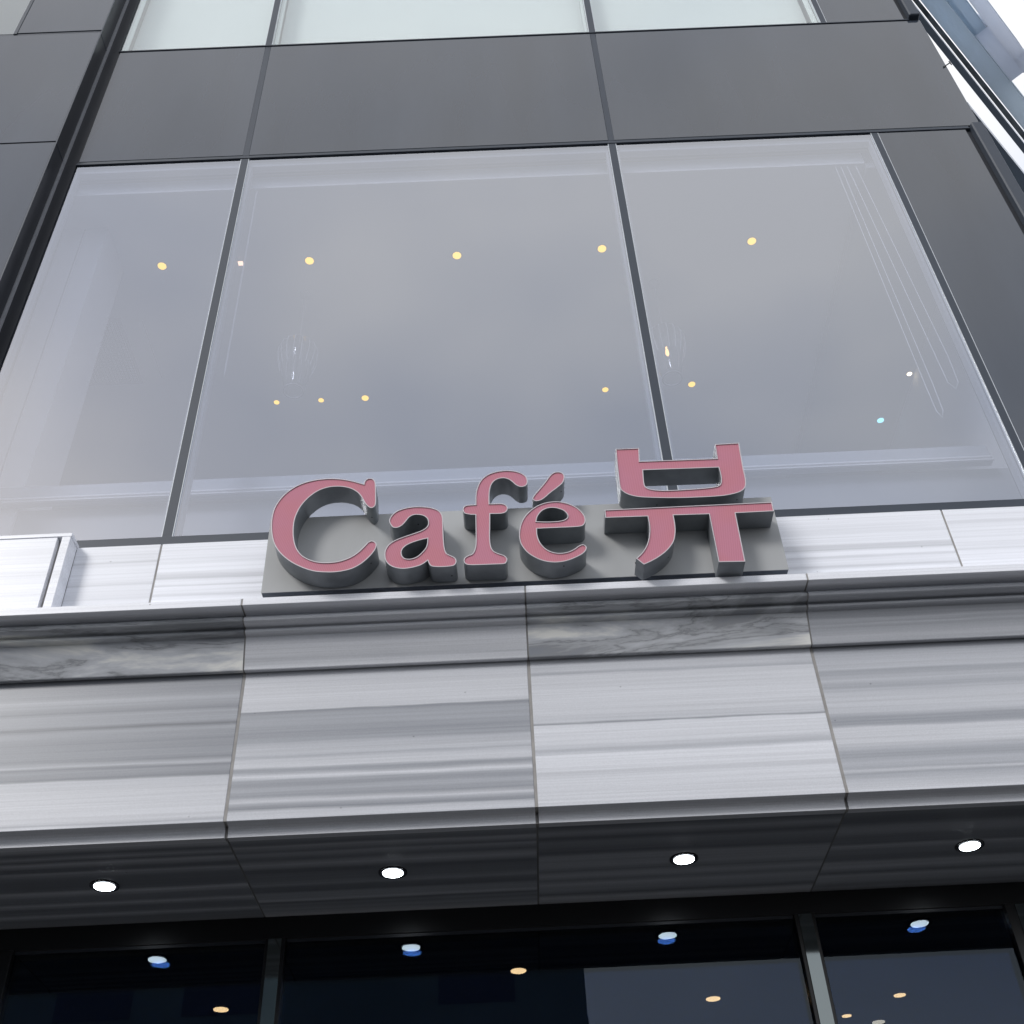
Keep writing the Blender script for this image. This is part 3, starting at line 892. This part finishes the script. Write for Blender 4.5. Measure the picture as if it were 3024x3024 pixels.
letter(sign, Z_A, [(965, 625), (972, 595), (1000, 565), (1040, 545), (1100, 531), (1160, 528), (1220, 533), (1265, 546), (1290, 564), (1303, 592), (1306, 640), (1308, 700), (1312, 760), (1318, 800), (1330, 825), (1355, 838), (1380, 851), (1391, 870), (1385, 893), (1365, 905), (1320, 910), (1270, 911), (1235, 907), (1220, 895), (1208, 870, c), (1185, 888), (1150, 905), (1090, 919), (1040, 922), (990, 912), (955, 890), (938, 860), (935, 820), (945, 790), (965, 765), (1000, 742), (1060, 718), (1120, 698), (1170, 679), (1200, 659), (1212, 635), (1207, 608), (1185, 588), (1150, 580), (1115, 583), (1090, 598), (1070, 622), (1045, 648), (1015, 662), (985, 658)],
       [[(1207, 730, c), (1205, 760), (1195, 790), (1170, 820), (1140, 845), (1105, 858), (1070, 858), (1048, 842), (1043, 815), (1055, 790), (1085, 768), (1130, 750), (1175, 737)]], 'pink lower-case letter a')
letter(sign, Z_A, [(1512, 515, c), (1513, 450), (1525, 400), (1550, 356), (1590, 325), (1640, 307), (1700, 299), (1755, 302), (1800, 315), (1831, 336), (1842, 365), (1836, 390), (1815, 402), (1790, 402), (1767, 391), (1745, 372), (1720, 355), (1690, 348), (1655, 353), (1625, 372), (1607, 405), (1600, 450), (1600, 510, c), (1640, 509), (1680, 509), (1707, 520), (1716, 541), (1705, 562), (1680, 572), (1640, 574), (1605, 574, c), (1604, 650), (1603, 720), (1610, 780), (1628, 810), (1660, 826), (1695, 838), (1713, 858), (1708, 880), (1690, 892), (1620, 895), (1540, 898), (1480, 899), (1450, 893), (1437, 875), (1442, 853), (1465, 838), (1490, 827), (1506, 800), (1513, 760), (1513, 700), (1512, 640), (1511, 580, c), (1470, 578), (1442, 570), (1431, 550), (1438, 528), (1465, 518)], [], 'pink lower-case letter f')
letter(sign, Z_B, [(184, 668, c), (320, 662), (430, 657), (475, 648), (491, 622), (487, 590), (465, 558), (430, 530), (380, 508), (320, 496), (260, 499), (200, 516), (150, 546), (105, 592), (80, 642), (71, 695), (74, 740), (90, 780), (130, 825), (190, 860), (250, 878), (310, 882), (370, 873), (430, 851), (475, 826), (497, 800), (496, 779), (475, 768), (450, 776), (420, 797), (380, 815), (330, 823), (280, 815), (240, 795), (205, 757), (187, 712)],
       [[(180, 622, c), (188, 590), (215, 556), (255, 538), (300, 537), (345, 550), (370, 570), (378, 592), (360, 610), (320, 620), (250, 624)]], 'pink lower-case letter e')
letter(sign, Z_B, [(155, 478), (166, 455), (200, 415), (240, 366), (270, 326), (300, 309), (335, 310), (355, 325), (358, 350), (345, 380), (310, 410), (270, 440), (225, 478), (195, 492), (168, 492)], [], 'small slanted pink accent above the letter e')
letter(sign, Z_B, [(682, 163, c), (831, 157, c), (835, 241, c), (1325, 223, c), (1311, 133, c), (1465, 124, c), (1478, 200), (1492, 280), (1507, 350), (1508, 390), (1498, 415), (1470, 435), (1420, 450), (1340, 462), (1200, 470), (1050, 474), (920, 472), (830, 467), (770, 454), (733, 435), (710, 408), (700, 340), (690, 250)],
       [[(857, 297, c), (1335, 280, c), (1346, 320), (1351, 355), (1346, 385), (1320, 400), (1250, 410), (1130, 419), (1000, 425), (920, 420), (880, 408), (865, 385), (860, 340)]], 'upper pink stroke group of the Korean syllable')
letter(sign, Z_B, [(612, 549, c), (1673, 499, c), (1687, 557, c), (1443, 569, c), (1505, 877, c), (1336, 880, c), (1275, 576, c), (1050, 583, c), (1060, 640), (1062, 695), (1050, 750), (1012, 803), (960, 845), (910, 874), (862, 896, c), (812, 857, c), (850, 820), (880, 770), (895, 710), (896, 650), (885, 590, c), (617, 599, c)], [], 'lower pink bar with two legs of the Korean syllable')

# ------------------------------------------------------------------ neighbouring canopy at the upper right
nbt = empty('neighbour_canopy', (7.5, 4.5, 0), 'blue-grey projecting beams of the neighbouring roof against the white sky, upper right corner', 'canopy')
s2 = math.sqrt(.5)
def uw(u, w): return ((u + w) * s2, (u - w) * s2)
def beam(name, u0, u1, w0, w1, z0, z1, mat, w0b=None, w1b=None):
    pts = [uw(u0, w0), uw(u1, w0 if w0b is None else w0b), uw(u1, w1 if w1b is None else w1b), uw(u0, w1)]
    return prism_poly(name, pts, z0, z1, mat, nbt)
U0, U1 = 2.75, 9.0
beam('edge_beam', U0, U1, 2.115, 2.172, 12.0, 12.12, MAT['nb_dark'], 2.115, 2.178)
beam('glass_strip', U0, U1, 2.1865, 2.222, 12.01, 12.03, MAT['nb_glass'], 2.1965, 2.262)
beam('main_beam', U0, U1, 2.2345, 2.395, 11.98, 12.3, MAT['nb_blue'], 2.2745, 2.45)
beam('pale_strip', U0, 4.29, 2.398, 2.44, 12.02, 12.3, MAT['nb_blue'], 2.41, 2.44)
beam('roof_box', U0, 4.29, 2.4405, 2.53, 12.01, 12.3, MAT['nb_blue'])
beam('pale_fascia', 4.292, 4.99, 2.414, 2.5475, 12.02, 12.28, MAT['nb_pale'], 2.420, 2.5475)
beam('pale_fascia', U0, 4.80, 2.548, 2.66, 12.01, 12.29, MAT['nb_pale'], 2.548, 2.67)
beam('pale_fascia', 4.8005, 4.99, 2.548, 2.67, 12.01, 12.29, MAT['nb_pale'], 2.548, 2.60)
beam('lower_beam', 5.0, U1, 1.93, 1.995, 12.05, 12.2, MAT['nb_dark'], 1.55, 1.995)
boxes('neighbour_wall', [(8.0, 18, 4.6, 16, 0, 11.9)], MAT['opp_wall'], nbt)
# small clamp on the corner of our building
br = empty('corner_clamp', (3.25, .0, 9.03), 'tiny dark clamp sticking out of the facade edge into the sky gap', 'clamp')
tube('arm', [(3.225, -.004, 9.02), (3.286, -.004, 9.075)], .005, MAT['ring'], br)
tube('hook', [(3.283, -.004, 9.095), (3.285, -.004, 9.07), (3.287, -.004, 9.045)], .004, MAT['ring'], br)

# ------------------------------------------------------------------ street behind the camera, seen only as a reflection in the shop glass
ob = empty('opposite_building', (-12, -25, 0), 'dark building across the street, seen faintly mirrored in the left shop panes', 'building')
box('body', -30, 1.45, -30, -22, 0, 13.5, MAT['opp_wall'], ob)
boxes('cornice_band', [(-30, 1.47, -22.15, -22.001, z, z + .35) for z in (12.9, 9.6, 6.3, 3.2)], MAT['opp_wall'], ob)
for i in range(9):
    for z in (10.35, 7.0, 3.9):
        if z == 10.35 and i % 3 == 1: continue
        box('window', -26 + i * 3.0, -24.2 + i * 3.0, -22.03, -21.99, z, z + 1.6, MAT['opp_glass'], ob)
